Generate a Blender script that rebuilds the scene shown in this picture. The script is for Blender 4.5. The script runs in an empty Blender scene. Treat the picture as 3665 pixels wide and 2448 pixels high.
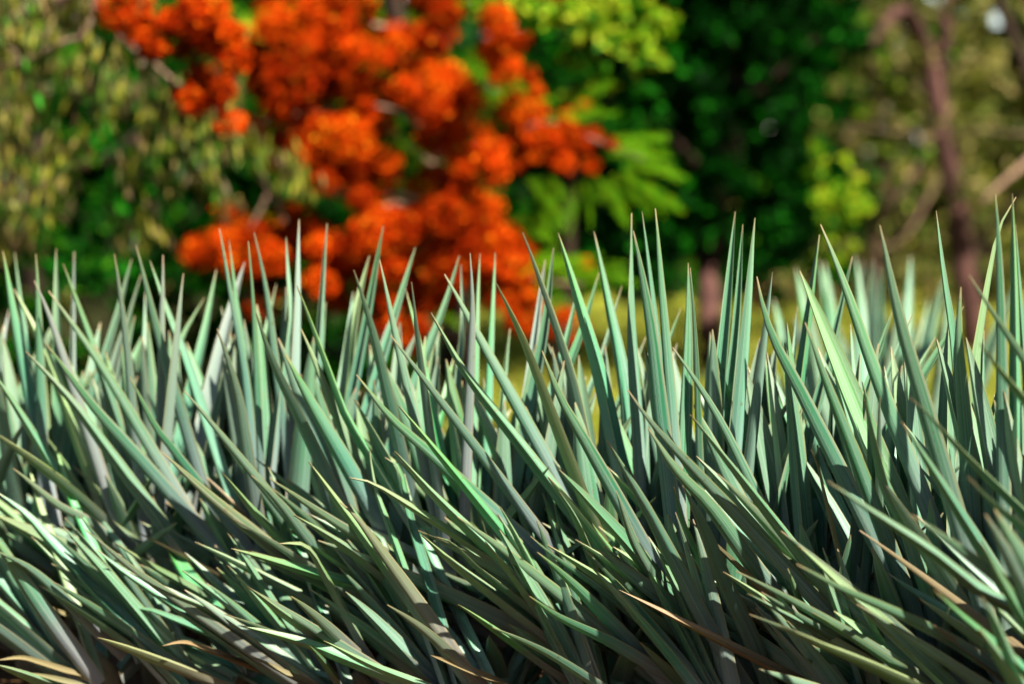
import bpy, math, random
import numpy as np
from mathutils import Vector, Matrix

random.seed(7)
RNG = np.random.default_rng(11)
S = bpy.context.scene
COL = S.collection

# ------------------------------------------------------------------ camera
CAM_H = 2.03
PW, PH = 3665.0, 2448.0            # the photograph's own pixel grid, used for measuring
FPX = 85.0 / 36.0 * PW
HORIZON = 548.0
PITCH = math.atan((PH / 2 - HORIZON) / FPX)
cd = bpy.data.cameras.new("camera")
cam = bpy.data.objects.new("camera", cd)
COL.objects.link(cam)
cd.lens = 85.0
cd.sensor_width = 36.0
cd.sensor_fit = 'HORIZONTAL'
cd.clip_start = 0.1
cd.clip_end = 2000.0
cam.location = (0, 0, CAM_H)
cam.rotation_euler = (math.pi / 2 - PITCH, 0, 0)
cd.dof.use_dof = True
cd.dof.focus_distance = 7.75
cd.dof.aperture_fstop = 1.05
S.camera = cam

# ------------------------------------------------------------------ sky and sun
SUN_ELEV = math.radians(50)
SUN_AZ = math.radians(142)          # clockwise from +Y (north, away from the camera) towards +X
world = bpy.data.worlds.new("World")
S.world = world
world.use_nodes = True
wn = world.node_tree
sky = wn.nodes.new('ShaderNodeTexSky')
sky.sky_type = 'NISHITA'
sky.sun_disc = False
sky.sun_elevation = SUN_ELEV
sky.sun_rotation = SUN_AZ
wn.links.new(sky.outputs[0], wn.nodes['Background'].inputs[0])
wn.nodes['Background'].inputs[1].default_value = 0.05
sd = bpy.data.lights.new("sun", 'SUN')
sd.energy = 5.0
sd.angle = math.radians(0.5)
sd.color = (1.0, 0.95, 0.86)
sun = bpy.data.objects.new("sun", sd)
COL.objects.link(sun)
sv = Vector((math.sin(SUN_AZ) * math.cos(SUN_ELEV), math.cos(SUN_AZ) * math.cos(SUN_ELEV), math.sin(SUN_ELEV)))
sun.rotation_euler = (-sv).to_track_quat('-Z', 'Y').to_euler()
sun.location = (3, 5, 12)
S.view_settings.view_transform = 'Standard'
S.view_settings.look = 'None'
S.view_settings.gamma = 1.0
S.view_settings.use_curve_mapping = False
S.view_settings.exposure = 2.5
S.cycles.use_denoising = True
S.cycles.max_bounces = 7
S.cycles.diffuse_bounces = 2
S.cycles.transmission_bounces = 4
S.cycles.glossy_bounces = 2
S.cycles.sample_clamp_indirect = 6.0

# ------------------------------------------------------------------ helpers
CP, SP = math.cos(PITCH), math.sin(PITCH)
def at(px, py, d):
    """point of the place that the photograph shows at (px, py), d metres along the view axis"""
    a = (px - PW / 2) / FPX * d
    b = -(py - PH / 2) / FPX * d
    return np.array((a, d * CP + b * SP, CAM_H - d * SP + b * CP))
def proj(p):
    x, y, z = p[0], p[1], p[2] - CAM_H
    d = y * CP - z * SP
    b = y * SP + z * CP
    return np.array((PW / 2 + x / d * FPX, PH / 2 - b / d * FPX, d))
def nrm(v):
    n = np.linalg.norm(v)
    return v / n if n > 1e-9 else v

def new_mesh(name, V, F, mat, parent=None, smooth=False):
    me = bpy.data.meshes.new(name)
    me.from_pydata([tuple(v) for v in V], [], F)
    me.materials.append(mat)
    if smooth:
        me.polygons.foreach_set('use_smooth', [True] * len(me.polygons))
    return link(name, me, parent)
def link(name, me, parent=None):
    o = bpy.data.objects.new(name, me)
    COL.objects.link(o)
    if parent is not None:
        o.parent = parent
    return o
def thing(name, label, cat, loc=(0, 0, 0), group=None):
    o = bpy.data.objects.new(name, None)
    o.empty_display_size = 0.1
    COL.objects.link(o)
    o.location = loc
    o['label'] = label
    o['category'] = cat
    if group:
        o['group'] = group
    return o
def keep(child, parent):
    child.parent = parent
    child.matrix_parent_inverse = Matrix.Translation(-Vector(parent.location))

def quads_mesh(name, Q, mats, mat_index=None):
    """Q: (n,4,3) array -> mesh of n separate quads"""
    n = len(Q)
    me = bpy.data.meshes.new(name)
    me.vertices.add(4 * n); me.loops.add(4 * n); me.polygons.add(n)
    me.vertices.foreach_set('co', np.asarray(Q, dtype=np.float32).ravel())
    me.loops.foreach_set('vertex_index', np.arange(4 * n, dtype=np.int32))
    me.polygons.foreach_set('loop_start', np.arange(0, 4 * n, 4, dtype=np.int32))
    me.polygons.foreach_set('loop_total', np.full(n, 4, dtype=np.int32))
    for m in mats:
        me.materials.append(m)
    if mat_index is not None:
        me.polygons.foreach_set('material_index', np.asarray(mat_index, dtype=np.int32))
    me.update(calc_edges=True)
    me.validate()
    return me

def unit_rows(n):
    v = RNG.normal(size=(n, 3))
    return v / np.linalg.norm(v, axis=1, keepdims=True)

def leaf_quads(C, D, L, W, cup=0.18):
    """kite-shaped leaves: centre C, axis D (unit), length L, width W"""
    n = len(C)
    R = unit_rows(n)
    Sd = np.cross(D, R); Sd /= np.linalg.norm(Sd, axis=1, keepdims=True) + 1e-9
    N = np.cross(Sd, D)
    L = np.asarray(L).reshape(-1, 1); W = np.asarray(W).reshape(-1, 1)
    a = C - D * L * 0.5
    c = C + D * L * 0.5 - N * L * cup
    m = C - D * L * 0.08 + N * L * 0.05
    return np.stack([a, m + Sd * W * 0.5, c, m - Sd * W * 0.5], axis=1)

def ellipsoid_pts(c, r, n, shell=0.5):
    v = unit_rows(n)
    rad = (RNG.random((n, 1)) * (1 - shell ** 3) + shell ** 3) ** (1 / 3)
    return np.asarray(c) + v * rad * np.asarray(r)

# tapered tube through points
def tube_geo(pts, radii, sides=8):
    pts = [np.asarray(p, float) for p in pts]
    V, F = [], []
    up = np.array((0.13, 0.97, 0.21))
    for i, p in enumerate(pts):
        t = nrm(pts[min(i + 1, len(pts) - 1)] - pts[max(i - 1, 0)])
        s = nrm(np.cross(t, up)); u = np.cross(s, t)
        for k in range(sides):
            a = 2 * math.pi * k / sides
            V.append(p + (s * math.cos(a) + u * math.sin(a)) * radii[i])
        if i:
            b0, b1 = (i - 1) * sides, i * sides
            for k in range(sides):
                F.append((b0 + k, b0 + (k + 1) % sides, b1 + (k + 1) % sides, b1 + k))
    V.append(pts[-1] + nrm(pts[-1] - pts[-2]) * radii[-1]); e = len(V) - 1
    b = (len(pts) - 1) * sides
    for k in range(sides):
        F.append((b + k, b + (k + 1) % sides, e))
    return V, F
def catmull(P, n):
    P = [np.asarray(p, float) for p in P]
    if len(P) == 2:
        return [P[0] + (P[1] - P[0]) * t for t in np.linspace(0, 1, n)]
    E = [2 * P[0] - P[1]] + P + [2 * P[-1] - P[-2]]
    out = []
    m = len(P) - 1
    for s in np.linspace(0, m - 1e-6, max(n * 3, 40)):
        i = int(s); t = s - i
        a, b, c, d = E[i], E[i + 1], E[i + 2], E[i + 3]
        out.append(0.5 * ((2 * b) + (c - a) * t + (2 * a - 5 * b + 4 * c - d) * t * t + (3 * b - a - 3 * c + d) * t ** 3))
    out = np.array(out)
    s = np.concatenate([[0], np.cumsum(np.linalg.norm(np.diff(out, axis=0), axis=1))])
    q = np.linspace(0, s[-1], n)
    return [np.array([np.interp(x, s, out[:, k]) for k in range(out.shape[1])]) for x in q]
def limb(name, pts, r0, r1, mat, parent, n=14, sides=8, wob=0.0):
    P = catmull(pts, n)
    if wob:
        P = [p + RNG.normal(size=3) * wob for p in P]
    R = [(r0 + (r1 - r0) * i / (n - 1)) * (1 + (RNG.random() - 0.5) * 0.18) for i in range(n)]
    V, F = tube_geo(P, R, sides)
    o = new_mesh(name, V, F, mat, None, True)
    keep(o, parent)
    return o

# ------------------------------------------------------------------ materials
K = 0.74                            # all plant and soil colours are this much deeper than first measured
def nodes_of(name):
    m = bpy.data.materials.new(name)
    m.use_nodes = True
    nt = m.node_tree
    b = nt.nodes['Principled BSDF']
    return m, nt, b, nt.nodes['Material Output']
def N(nt, kind, **kw):
    n = nt.nodes.new(kind)
    for k, v in kw.items():
        setattr(n, k, v)
    return n
def ramp(nt, stops, fac=None, interp='LINEAR'):
    r = nt.nodes.new('ShaderNodeValToRGB')
    r.color_ramp.interpolation = interp
    el = r.color_ramp.elements
    while len(el) > 1:
        el.remove(el[-1])
    el[0].position = stops[0][0]; el[0].color = (*stops[0][1], 1)
    for p, c in stops[1:]:
        e = el.new(p); e.color = (*c, 1)
    if fac is not None:
        nt.links.new(fac, r.inputs[0])
    return r
def mixc(nt, fac, a, b, mode='MIX'):
    m = nt.nodes.new('ShaderNodeMix'); m.data_type = 'RGBA'; m.blend_type = mode
    for sock, val in ((0, fac), (6, a), (7, b)):
        if isinstance(val, (int, float)):
            m.inputs[sock].default_value = val
        elif isinstance(val, tuple):
            m.inputs[sock].default_value = (*val, 1)
        else:
            nt.links.new(val, m.inputs[sock])
    return m.outputs[2]
def math_n(nt, op, a, b=None, c=None):
    m = nt.nodes.new('ShaderNodeMath'); m.operation = op
    for i, v in enumerate((a, b, c)):
        if v is None:
            continue
        if isinstance(v, (int, float)):
            m.inputs[i].default_value = v
        else:
            nt.links.new(v, m.inputs[i])
    return m.outputs[0]
def noise(nt, scale, detail=3, vec=None, rough=0.55):
    n = nt.nodes.new('ShaderNodeTexNoise')
    n.inputs['Scale'].default_value = scale
    n.inputs['Detail'].default_value = detail
    n.inputs['Roughness'].default_value = rough
    if vec is not None:
        nt.links.new(vec, n.inputs['Vector'])
    return n.outputs['Fac']

def foliage_mat(name, stops, trans=0.45, rough=0.5, boost=1.6, spec=0.3):
    """one colour per leaf, light passes through the blade"""
    m, nt, b, out = nodes_of(name)
    g = N(nt, 'ShaderNodeNewGeometry')
    r = ramp(nt, [(p, tuple(x * K for x in c)) for p, c in stops], g.outputs['Random Per Island'])
    nt.links.new(r.outputs[0], b.inputs['Base Color'])
    b.inputs['Roughness'].default_value = rough
    b.inputs['Specular IOR Level'].default_value = spec
    t = N(nt, 'ShaderNodeBsdfTranslucent')
    br = mixc(nt, 1.0, r.outputs[0], (boost, boost, boost * 0.7), 'MULTIPLY')
    nt.links.new(br, t.inputs[0])
    mx = N(nt, 'ShaderNodeMixShader')
    mx.inputs[0].default_value = trans
    nt.links.new(b.outputs[0], mx.inputs[1]); nt.links.new(t.outputs[0], mx.inputs[2])
    nt.links.new(mx.outputs[0], out.inputs[0])
    return m
def petal_mat(name, stops):
    m = foliage_mat(name, stops, 0.40, 0.9, 1.1, 0.02)
    nt = m.node_tree
    rp = [n for n in nt.nodes if n.type == 'VALTORGB'][0]
    oi = N(nt, 'ShaderNodeObjectInfo')
    age = ramp(nt, [(0.0, (0.45, 0.3, 0.3)), (0.35, (0.8, 0.65, 0.65)), (0.7, (1.05, 1.0, 1.0)), (1.0, (1.15, 1.4, 1.1))], oi.outputs['Random'])
    outs = [l.to_socket for l in rp.outputs[0].links]
    c = mixc(nt, 1.0, rp.outputs[0], age.outputs[0], 'MULTIPLY')
    for s in outs:
        nt.links.new(c, s)
    return m
def bark_mat(name, c0, c1, scale=9):
    m, nt, b, out = nodes_of(name)
    tc = N(nt, 'ShaderNodeTexCoord')
    mp = N(nt, 'ShaderNodeMapping'); mp.inputs['Scale'].default_value = (1, 1, 0.25)
    nt.links.new(tc.outputs['Object'], mp.inputs[0])
    f = noise(nt, scale, 5, mp.outputs[0], 0.65)
    r = ramp(nt, [(0.3, tuple(x * K for x in c0)), (0.7, tuple(x * K for x in c1))], f)
    nt.links.new(r.outputs[0], b.inputs['Base Color'])
    b.inputs['Roughness'].default_value = 0.9
    b.inputs['Specular IOR Level'].default_value = 0.06
    bp = N(nt, 'ShaderNodeBump'); bp.inputs['Strength'].default_value = 0.6; bp.inputs['Distance'].default_value = 0.02
    nt.links.new(f, bp.inputs['Height']); nt.links.new(bp.outputs[0], b.inputs['Normal'])
    return m

def agave_mat(name, upper):
    m, nt, b, out = nodes_of(name)
    uv = N(nt, 'ShaderNodeUVMap'); uv.uv_map = 'leaf_uv'
    sp = N(nt, 'ShaderNodeSeparateXYZ'); nt.links.new(uv.outputs[0], sp.inputs[0])
    oi = N(nt, 'ShaderNodeObjectInfo')
    def attr(a):
        n = N(nt, 'ShaderNodeAttribute'); n.attribute_type = 'OBJECT'; n.attribute_name = a
        return n.outputs['Fac']
    yel, dry, grey, em = attr('yellow'), attr('dry'), attr('grey'), attr('emerald')
    tc = N(nt, 'ShaderNodeTexCoord')
    # streaks that run along the blade
    mp = N(nt, 'ShaderNodeMapping'); mp.inputs['Scale'].default_value = (20, 1.2, 1)
    nt.links.new(uv.outputs[0], mp.inputs[0])
    addv = N(nt, 'ShaderNodeVectorMath'); addv.operation = 'ADD'
    cmb = N(nt, 'ShaderNodeCombineXYZ')
    nt.links.new(math_n(nt, 'MULTIPLY', oi.outputs['Random'], 40.0), cmb.inputs[0])
    nt.links.new(math_n(nt, 'MULTIPLY', oi.outputs['Random'], 17.0), cmb.inputs[1])
    nt.links.new(mp.outputs[0], addv.inputs[0]); nt.links.new(cmb.outputs[0], addv.inputs[1])
    streak = noise(nt, 1.0, 4, addv.outputs[0], 0.6)
    blot = noise(nt, 7.0, 4, tc.outputs['Object'], 0.6)
    if upper:
        base = ramp(nt, [(0.0, (0.21, 0.29, 0.22)), (0.3, (0.115, 0.26, 0.165)), (0.7, (0.085, 0.25, 0.12)), (1.0, (0.19, 0.29, 0.13))], sp.outputs[1])
    else:
        base = ramp(nt, [(0.0, (0.32, 0.32, 0.35)), (0.35, (0.225, 0.275, 0.285)), (0.6, (0.125, 0.28, 0.185)), (0.9, (0.165, 0.305, 0.165)), (1.0, (0.24, 0.30, 0.15))], sp.outputs[1])
    # each leaf its own tone
    hs = N(nt, 'ShaderNodeHueSaturation')
    nt.links.new(base.outputs[0], hs.inputs['Color'])
    nt.links.new(math_n(nt, 'MULTIPLY_ADD', oi.outputs['Random'], 0.05, 0.475), hs.inputs['Hue'])
    nt.links.new(math_n(nt, 'MULTIPLY_ADD', math_n(nt, 'FRACT', math_n(nt, 'MULTIPLY', oi.outputs['Random'], 7.31)), 0.6, 1.15), hs.inputs['Saturation'])
    nt.links.new(math_n(nt, 'MULTIPLY_ADD', math_n(nt, 'FRACT', math_n(nt, 'MULTIPLY', oi.outputs['Random'], 13.7)), 0.50, 0.46), hs.inputs['Value'])
    c = hs.outputs[0]
    c = mixc(nt, yel, c, (0.38, 0.42, 0.09))  # yellowish blades, with sunlit and see-through glow put into the colour
    c = mixc(nt, grey, c, (0.25, 0.245, 0.26))
    c = mixc(nt, em, c, (0.008, 0.13, 0.04))  # emerald leaf green, darkened to put blade shade into the colour
    c = mixc(nt, math_n(nt, 'MULTIPLY', ramp(nt, [(0.35, (0, 0, 0)), (0.75, (1, 1, 1))], streak).outputs[0], 0.5), c, (0.33, 0.38, 0.35))
    c = mixc(nt, math_n(nt, 'MULTIPLY', ramp(nt, [(0.62, (0, 0, 0)), (0.78, (1, 1, 1))], blot).outputs[0], 0.3), c, (0.20, 0.18, 0.08))
    fine = noise(nt, 1.0, 2, None, 0.5)
    mp2 = N(nt, 'ShaderNodeMapping'); mp2.inputs['Scale'].default_value = (60, 2.5, 1)
    nt.links.new(uv.outputs[0], mp2.inputs[0])
    nt.links.new(mp2.outputs[0], fine.node.inputs['Vector'])
    c = mixc(nt, math_n(nt, 'MULTIPLY', ramp(nt, [(0.5, (0, 0, 0)), (0.7, (1, 1, 1))], fine).outputs[0], 0.35), c, mixc(nt, 1.0, c, (0.55, 0.6, 0.55), 'MULTIPLY'))
    spk = noise(nt, 45.0, 2, tc.outputs['Object'], 0.5)
    c = mixc(nt, math_n(nt, 'MULTIPLY', ramp(nt, [(0.70, (0, 0, 0)), (0.76, (1, 1, 1))], spk).outputs[0], 0.6), c, (0.10, 0.07, 0.03))
    # bud print: the scalloped line each blade carries from its neighbour in the bud
    ux = math_n(nt, 'ABSOLUTE', math_n(nt, 'MULTIPLY_ADD', sp.outputs[0], 2.0, -1.0))
    sc = math_n(nt, 'ABSOLUTE', math_n(nt, 'SINE', math_n(nt, 'MULTIPLY', sp.outputs[1], 170.0)))
    line = math_n(nt, 'SUBTRACT', ux, math_n(nt, 'MULTIPLY_ADD', sc, 0.05, 0.62))
    near = math_n(nt, 'LESS_THAN', math_n(nt, 'ABSOLUTE', line), 0.035)
    c = mixc(nt, math_n(nt, 'MULTIPLY', near, 0.14), c, (0.45, 0.50, 0.42))
    # horny brown-yellow margin
    marg = ramp(nt, [(0.90, (0, 0, 0)), (0.975, (1, 1, 1))], ux).outputs[0]
    c = mixc(nt, math_n(nt, 'MULTIPLY', marg, 0.45), c, (0.30, 0.23, 0.09))
    # brown drying tip
    tipf = ramp(nt, [(0.955, (0, 0, 0)), (1.0, (1, 1, 1))], math_n(nt, 'ADD', sp.outputs[1], math_n(nt, 'MULTIPLY_ADD', blot, 0.06, -0.035))).outputs[0]
    c = mixc(nt, math_n(nt, 'MULTIPLY', tipf, 0.8), c, (0.34, 0.21, 0.11))
    dc = ramp(nt, [(0.2, (0.09, 0.05, 0.022)), (0.5, (0.20, 0.13, 0.06)), (0.9, (0.36, 0.27, 0.15))], streak).outputs[0]
    c = mixc(nt, dry, c, dc)  # dried blades, and painted brown shade on forward-leaning undersides
    c = mixc(nt, 1.0, c, (K, K, K), 'MULTIPLY')
    nt.links.new(c, b.inputs['Base Color'])
    nt.links.new(math_n(nt, 'MULTIPLY_ADD', blot, 0.22, 0.30), b.inputs['Roughness'])
    b.inputs['Specular IOR Level'].default_value = 0.28
    bp = N(nt, 'ShaderNodeBump'); bp.inputs['Strength'].default_value = 0.25; bp.inputs['Distance'].default_value = 0.004
    nt.links.new(math_n(nt, 'ADD', streak, math_n(nt, 'MULTIPLY', near, 0.5)), bp.inputs['Height'])
    nt.links.new(bp.outputs[0], b.inputs['Normal'])
    t = N(nt, 'ShaderNodeBsdfTranslucent')
    nt.links.new(mixc(nt, 1.0, c, (0.7, 1.7, 0.6), 'MULTIPLY'), t.inputs[0])
    mx = N(nt, 'ShaderNodeMixShader'); mx.inputs[0].default_value = 0.22
    nt.links.new(b.outputs[0], mx.inputs[1]); nt.links.new(t.outputs[0], mx.inputs[2])
    nt.links.new(mx.outputs[0], out.inputs[0])
    return m

def plain_mat(name, col, rough=0.6):
    m, nt, b, out = nodes_of(name)
    tc = N(nt, 'ShaderNodeTexCoord')
    f = noise(nt, 60, 3, tc.outputs['Object'])
    r = ramp(nt, [(0.3, tuple(x * 0.7 for x in col)), (0.7, tuple(min(1, x * 1.3) for x in col))], f)
    nt.links.new(r.outputs[0], b.inputs['Base Color'])
    b.inputs['Roughness'].default_value = rough
    return m

M = {}
M['upper'] = agave_mat('agave_upper_face', True)
M['lower'] = agave_mat('agave_lower_face', False)
M['spine'] = plain_mat('agave_spine', (0.11, 0.045, 0.025), 0.45)
M['tooth'] = plain_mat('agave_tooth', (0.20, 0.09, 0.035), 0.5)
M['stem'] = bark_mat('agave_stem', (0.10, 0.07, 0.04), (0.26, 0.19, 0.10), 14)
M['petal'] = petal_mat('flame_petal', [(0.0, (0.16, 0.008, 0.0005)), (0.35, (0.44, 0.033, 0.001)), (0.7, (0.62, 0.062, 0.0018)), (0.93, (0.68, 0.12, 0.003)), (1.0, (0.50, 0.26, 0.012))])
M['frond'] = foliage_mat('flame_leaflet', [(0.0, (0.012, 0.12, 0.001)), (0.5, (0.06, 0.25, 0.002)), (1.0, (0.28, 0.29, 0.004))], 0.45, 0.6, 1.5, 0.05)
M['droop'] = foliage_mat('hanging_leaf', [(0.0, (0.05, 0.028, 0.012)), (0.16, (0.085, 0.055, 0.024)), (0.36, (0.016, 0.07, 0.003)), (0.56, (0.08, 0.10, 0.006)), (0.8, (0.22, 0.205, 0.02)), (0.93, (0.20, 0.13, 0.05)), (1.0, (0.010, 0.22, 0.005))], 0.3, 0.5, 1.3, 0.12)
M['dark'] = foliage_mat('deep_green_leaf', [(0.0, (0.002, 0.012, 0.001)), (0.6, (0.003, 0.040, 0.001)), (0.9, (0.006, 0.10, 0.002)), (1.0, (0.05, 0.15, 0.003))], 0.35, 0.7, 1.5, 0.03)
M['deep'] = foliage_mat('shaded_green_leaf', [(0.0, (0.001, 0.006, 0.0008)), (0.55, (0.0015, 0.018, 0.001)), (0.9, (0.002, 0.050, 0.001)), (1.0, (0.008, 0.10, 0.002))], 0.35, 0.7, 1.5, 0.02)  # green taken down near black, crown shade put into the leaf colour
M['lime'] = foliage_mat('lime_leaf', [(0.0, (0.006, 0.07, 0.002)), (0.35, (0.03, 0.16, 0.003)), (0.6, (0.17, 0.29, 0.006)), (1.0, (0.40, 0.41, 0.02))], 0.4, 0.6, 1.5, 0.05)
M['olive'] = foliage_mat('olive_leaf', [(0.0, (0.025, 0.018, 0.006)), (0.4, (0.045, 0.065, 0.006)), (0.75, (0.11, 0.115, 0.016)), (1.0, (0.26, 0.19, 0.07))], 0.35, 0.6, 1.4, 0.08)
M['bark_tan'] = bark_mat('tan_bark', (0.09, 0.05, 0.032), (0.20, 0.125, 0.08))
M['bark_dark'] = bark_mat('dark_bark', (0.010, 0.006, 0.004), (0.030, 0.018, 0.011))
M['bark_red'] = bark_mat('reddish_bark', (0.026, 0.012, 0.010), (0.080, 0.037, 0.028))
M['litter'] = foliage_mat('dry_litter', [(0.0, (0.05, 0.022, 0.01)), (0.5, (0.14, 0.07, 0.028)), (1.0, (0.26, 0.16, 0.07))], 0.15, 0.8, 1.0)
M['grass'] = foliage_mat('grass_blade', [(0.0, (0.10, 0.15, 0.008)), (0.5, (0.20, 0.22, 0.012)), (1.0, (0.30, 0.26, 0.03))], 0.4, 0.6, 1.3)
M['terracotta'] = plain_mat('fired_clay', (0.17, 0.045, 0.018), 0.85)
M['silk'] = plain_mat('spider_silk', (0.35, 0.35, 0.35), 0.6)

# ground
gm, nt, gb, go = nodes_of('ground_soil')
tc = N(nt, 'ShaderNodeTexCoord')
f1 = noise(nt, 0.35, 4, tc.outputs['Object'])
f2 = noise(nt, 14, 6, tc.outputs['Object'], 0.7)
soil = ramp(nt, [(0.3, (0.035, 0.018, 0.008)), (0.5, (0.075, 0.040, 0.018)), (0.7, (0.13, 0.075, 0.036))], f2).outputs[0]
turf = ramp(nt, [(0.3, (0.10, 0.13, 0.010)), (0.7, (0.22, 0.20, 0.02))], f2).outputs[0]
sepg = N(nt, 'ShaderNodeSeparateXYZ'); nt.links.new(tc.outputs['Object'], sepg.inputs[0])
edge = math_n(nt, 'ADD', sepg.outputs[1], math_n(nt, 'MULTIPLY', f1, 3.0))
xf = ramp(nt, [(0.0, (0, 0, 0)), (1.0, (1, 1, 1))], math_n(nt, 'ADD', math_n(nt, 'MULTIPLY_ADD', sepg.outputs[0], 0.6, 0.2), f1)).outputs[0]
lawnf = ramp(nt, [(0.0, (0, 0, 0)), (1.0, (1, 1, 1))], math_n(nt, 'MULTIPLY_ADD', edge, 0.5, -7.5)).outputs[0]
shade_mouldf = ramp(nt, [(0.0, (0, 0, 0)), (1.0, (1, 1, 1))], math_n(nt, 'MULTIPLY_ADD', edge, 0.6, -7.6)).outputs[0]
soil = mixc(nt, shade_mouldf, soil, ramp(nt, [(0.3, (0.006, 0.007, 0.002)), (0.7, (0.022, 0.024, 0.006))], f2).outputs[0])  # leaf mould behind the row, tree shade put into its near-black colour
lawnf = math_n(nt, 'MULTIPLY', lawnf, xf)
nt.links.new(mixc(nt, 1.0, mixc(nt, lawnf, soil, turf), (K, K, K), 'MULTIPLY'), gb.inputs['Base Color'])
gb.inputs['Roughness'].default_value = 0.95
gb.inputs['Specular IOR Level'].default_value = 0.03
bp = N(nt, 'ShaderNodeBump'); bp.inputs['Strength'].default_value = 0.7; bp.inputs['Distance'].default_value = 0.03
nt.links.new(f2, bp.inputs['Height']); nt.links.new(bp.outputs[0], gb.inputs['Normal'])
M['ground'] = gm

# ------------------------------------------------------------------ ground
gx = np.concatenate([np.linspace(-300, -14, 12), np.linspace(-12, 12, 49), np.linspace(14, 300, 12)])
gy = np.concatenate([np.linspace(-40, 2, 8), np.linspace(3, 40, 75), np.linspace(45, 600, 14)])
V = []
for y in gy:
    for x in gx:
        z = 0.04 * math.sin(x * 1.3 + 0.7 * y) * math.cos(y * 0.9) + 0.02 * math.sin(x * 3.1 + y * 2.3)
        V.append((x, y, z - 0.03))
nx = len(gx)
F = [(j * nx + i, j * nx + i + 1, (j + 1) * nx + i + 1, (j + 1) * nx + i) for j in range(len(gy) - 1) for i in range(nx - 1)]
ground = new_mesh('ground', V, F, M['ground'], None, True)
ground['kind'] = 'structure'

# lawn beyond the row
n = 26000
C = np.stack([RNG.uniform(-0.6, 10, n), RNG.uniform(15.5, 31, n), np.zeros(n)], axis=1)
hgt = RNG.uniform(0.06, 0.16, n)
C[:, 2] = hgt * 0.45
D = unit_rows(n) * 0.35 + np.array((0, 0, 1.0)); D /= np.linalg.norm(D, axis=1, keepdims=True)
o = link('grass', quads_mesh('grass', leaf_quads(C, D, hgt, hgt * 0.22, 0.1), [M['grass']]))
o['kind'] = 'stuff'; o['label'] = 'sunlit yellow green grass beyond the agave row'; o['category'] = 'grass'
# dry litter under the agaves
n = 5000
C = np.stack([RNG.uniform(-4, 4, n), RNG.uniform(5, 13, n), RNG.uniform(0.0, 0.05, n)], axis=1)
D = unit_rows(n) * np.array((1, 1, 0.25)); D /= np.linalg.norm(D, axis=1, keepdims=True)
o = link('dry_litter', quads_mesh('dry_litter', leaf_quads(C, D, RNG.uniform(0.05, 0.3, n), RNG.uniform(0.01, 0.04, n), 0.1), [M['litter']]))
o['kind'] = 'stuff'; o['label'] = 'brown dry leaf litter on the soil under the agaves'; o['category'] = 'leaf litter'

# ------------------------------------------------------------------ background trees
def on_ground(px, d):
    p = at(px, HORIZON, d)
    return np.array((p[0], p[1], 0.0))
def crown(name, parent, clumps, mat, leaf, wid, droop=0.0, keep_fn=None, label=None, depth_jit=0.0):
    """clumps: (px, py, d, rpx, n) -> a crown of separate leaves gathered in uneven clumps"""
    Q = []
    for px, py, d, rp, n in clumps:
        r = rp / FPX * d
        c = at(px, py, d)
        sub = max(2, n // 45)
        cs = ellipsoid_pts(c, (r, r * 0.9, r * 0.8), sub, 0.3)
        k = RNG.integers(0, sub, n)
        C = cs[k] + RNG.normal(size=(n, 3)) * r * 0.22
        D = unit_rows(n); D[:, 2] -= droop; D /= np.linalg.norm(D, axis=1, keepdims=True)
        L = RNG.uniform(leaf * 0.65, leaf * 1.25, n)
        q = leaf_quads(C, D, L, L * wid)
        if keep_fn is not None:
            q = q[keep_fn(C)]
        Q.append(q)
    o = link(name, quads_mesh(name, np.concatenate(Q), [mat]))
    if label:
        o['label'] = label
    keep(o, parent)
    return o

SKY_GAPS = [(3565, 85, 48), (3640, 105, 22), (3325, 0, 30)]
def gap_keep(C):
    x, y, z = C[:, 0], C[:, 1], C[:, 2] - CAM_H
    d = y * CP - z * SP
    px = PW / 2 + x / d * FPX
    py = PH / 2 - (y * SP + z * CP) / d * FPX
    ok = np.ones(len(C), bool)
    for gx_, gy_, gr in SKY_GAPS:
        ok &= ((px - gx_) ** 2 + ((py - gy_) * 0.85) ** 2) > (gr * (0.55 + 0.5 * RNG.random(len(C)))) ** 2
    return ok
def rnd_clumps(x0, x1, y0, y1, d0, d1, rp, n, count, ok=None):
    out = []
    while len(out) < count:
        x, y = RNG.uniform(x0, x1), RNG.uniform(y0, y1)
        if ok is not None and not ok(x, y):
            continue
        out.append((x, y, RNG.uniform(d0, d1), rp * RNG.uniform(0.6, 1.3), int(n * RNG.uniform(0.6, 1.3))))
    return out

# --- far wood closing the view
Q = []
for side, (x0, x1, cnt, mats) in enumerate(((-1400, 3000, 40000, 0), (2900, 5200, 17000, 1))):
    C = np.array([at(RNG.uniform(x0, x1), RNG.uniform(-1300, 1130), RNG.uniform(34, 42)) for _ in range(cnt)])
    C = C[C[:, 2] > 0.05]
    C = C[gap_keep(C)]
    L = RNG.uniform(0.25, 0.6, len(C))
    Q.append((leaf_quads(C, unit_rows(len(C)), L, L * 0.55), mats))
n = 15000                         # unseen ring of leaves added round the garden to block low sky light
th = RNG.uniform(0, 2 * math.pi, n)
rr = RNG.uniform(20, 27, n)
C = np.stack([np.sin(th) * rr * 1.15, 9 + np.cos(th) * rr, RNG.uniform(0, 1, n) ** 0.8 * 11.5], axis=1)
th2 = np.arctan2(C[:, 0], C[:, 1])
C = C[(np.abs(th2) > math.radians(24)) | (C[:, 1] < 0)]
L = RNG.uniform(0.5, 1.1, len(C))
Q.append((leaf_quads(C, unit_rows(len(C)), L, L * 0.6), 0))
me = quads_mesh('far_wood', np.concatenate([q for q, _ in Q]), [M['dark'], M['olive']], np.concatenate([np.full(len(q), m) for q, m in Q]))
o = link('far_wood', me)
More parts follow.
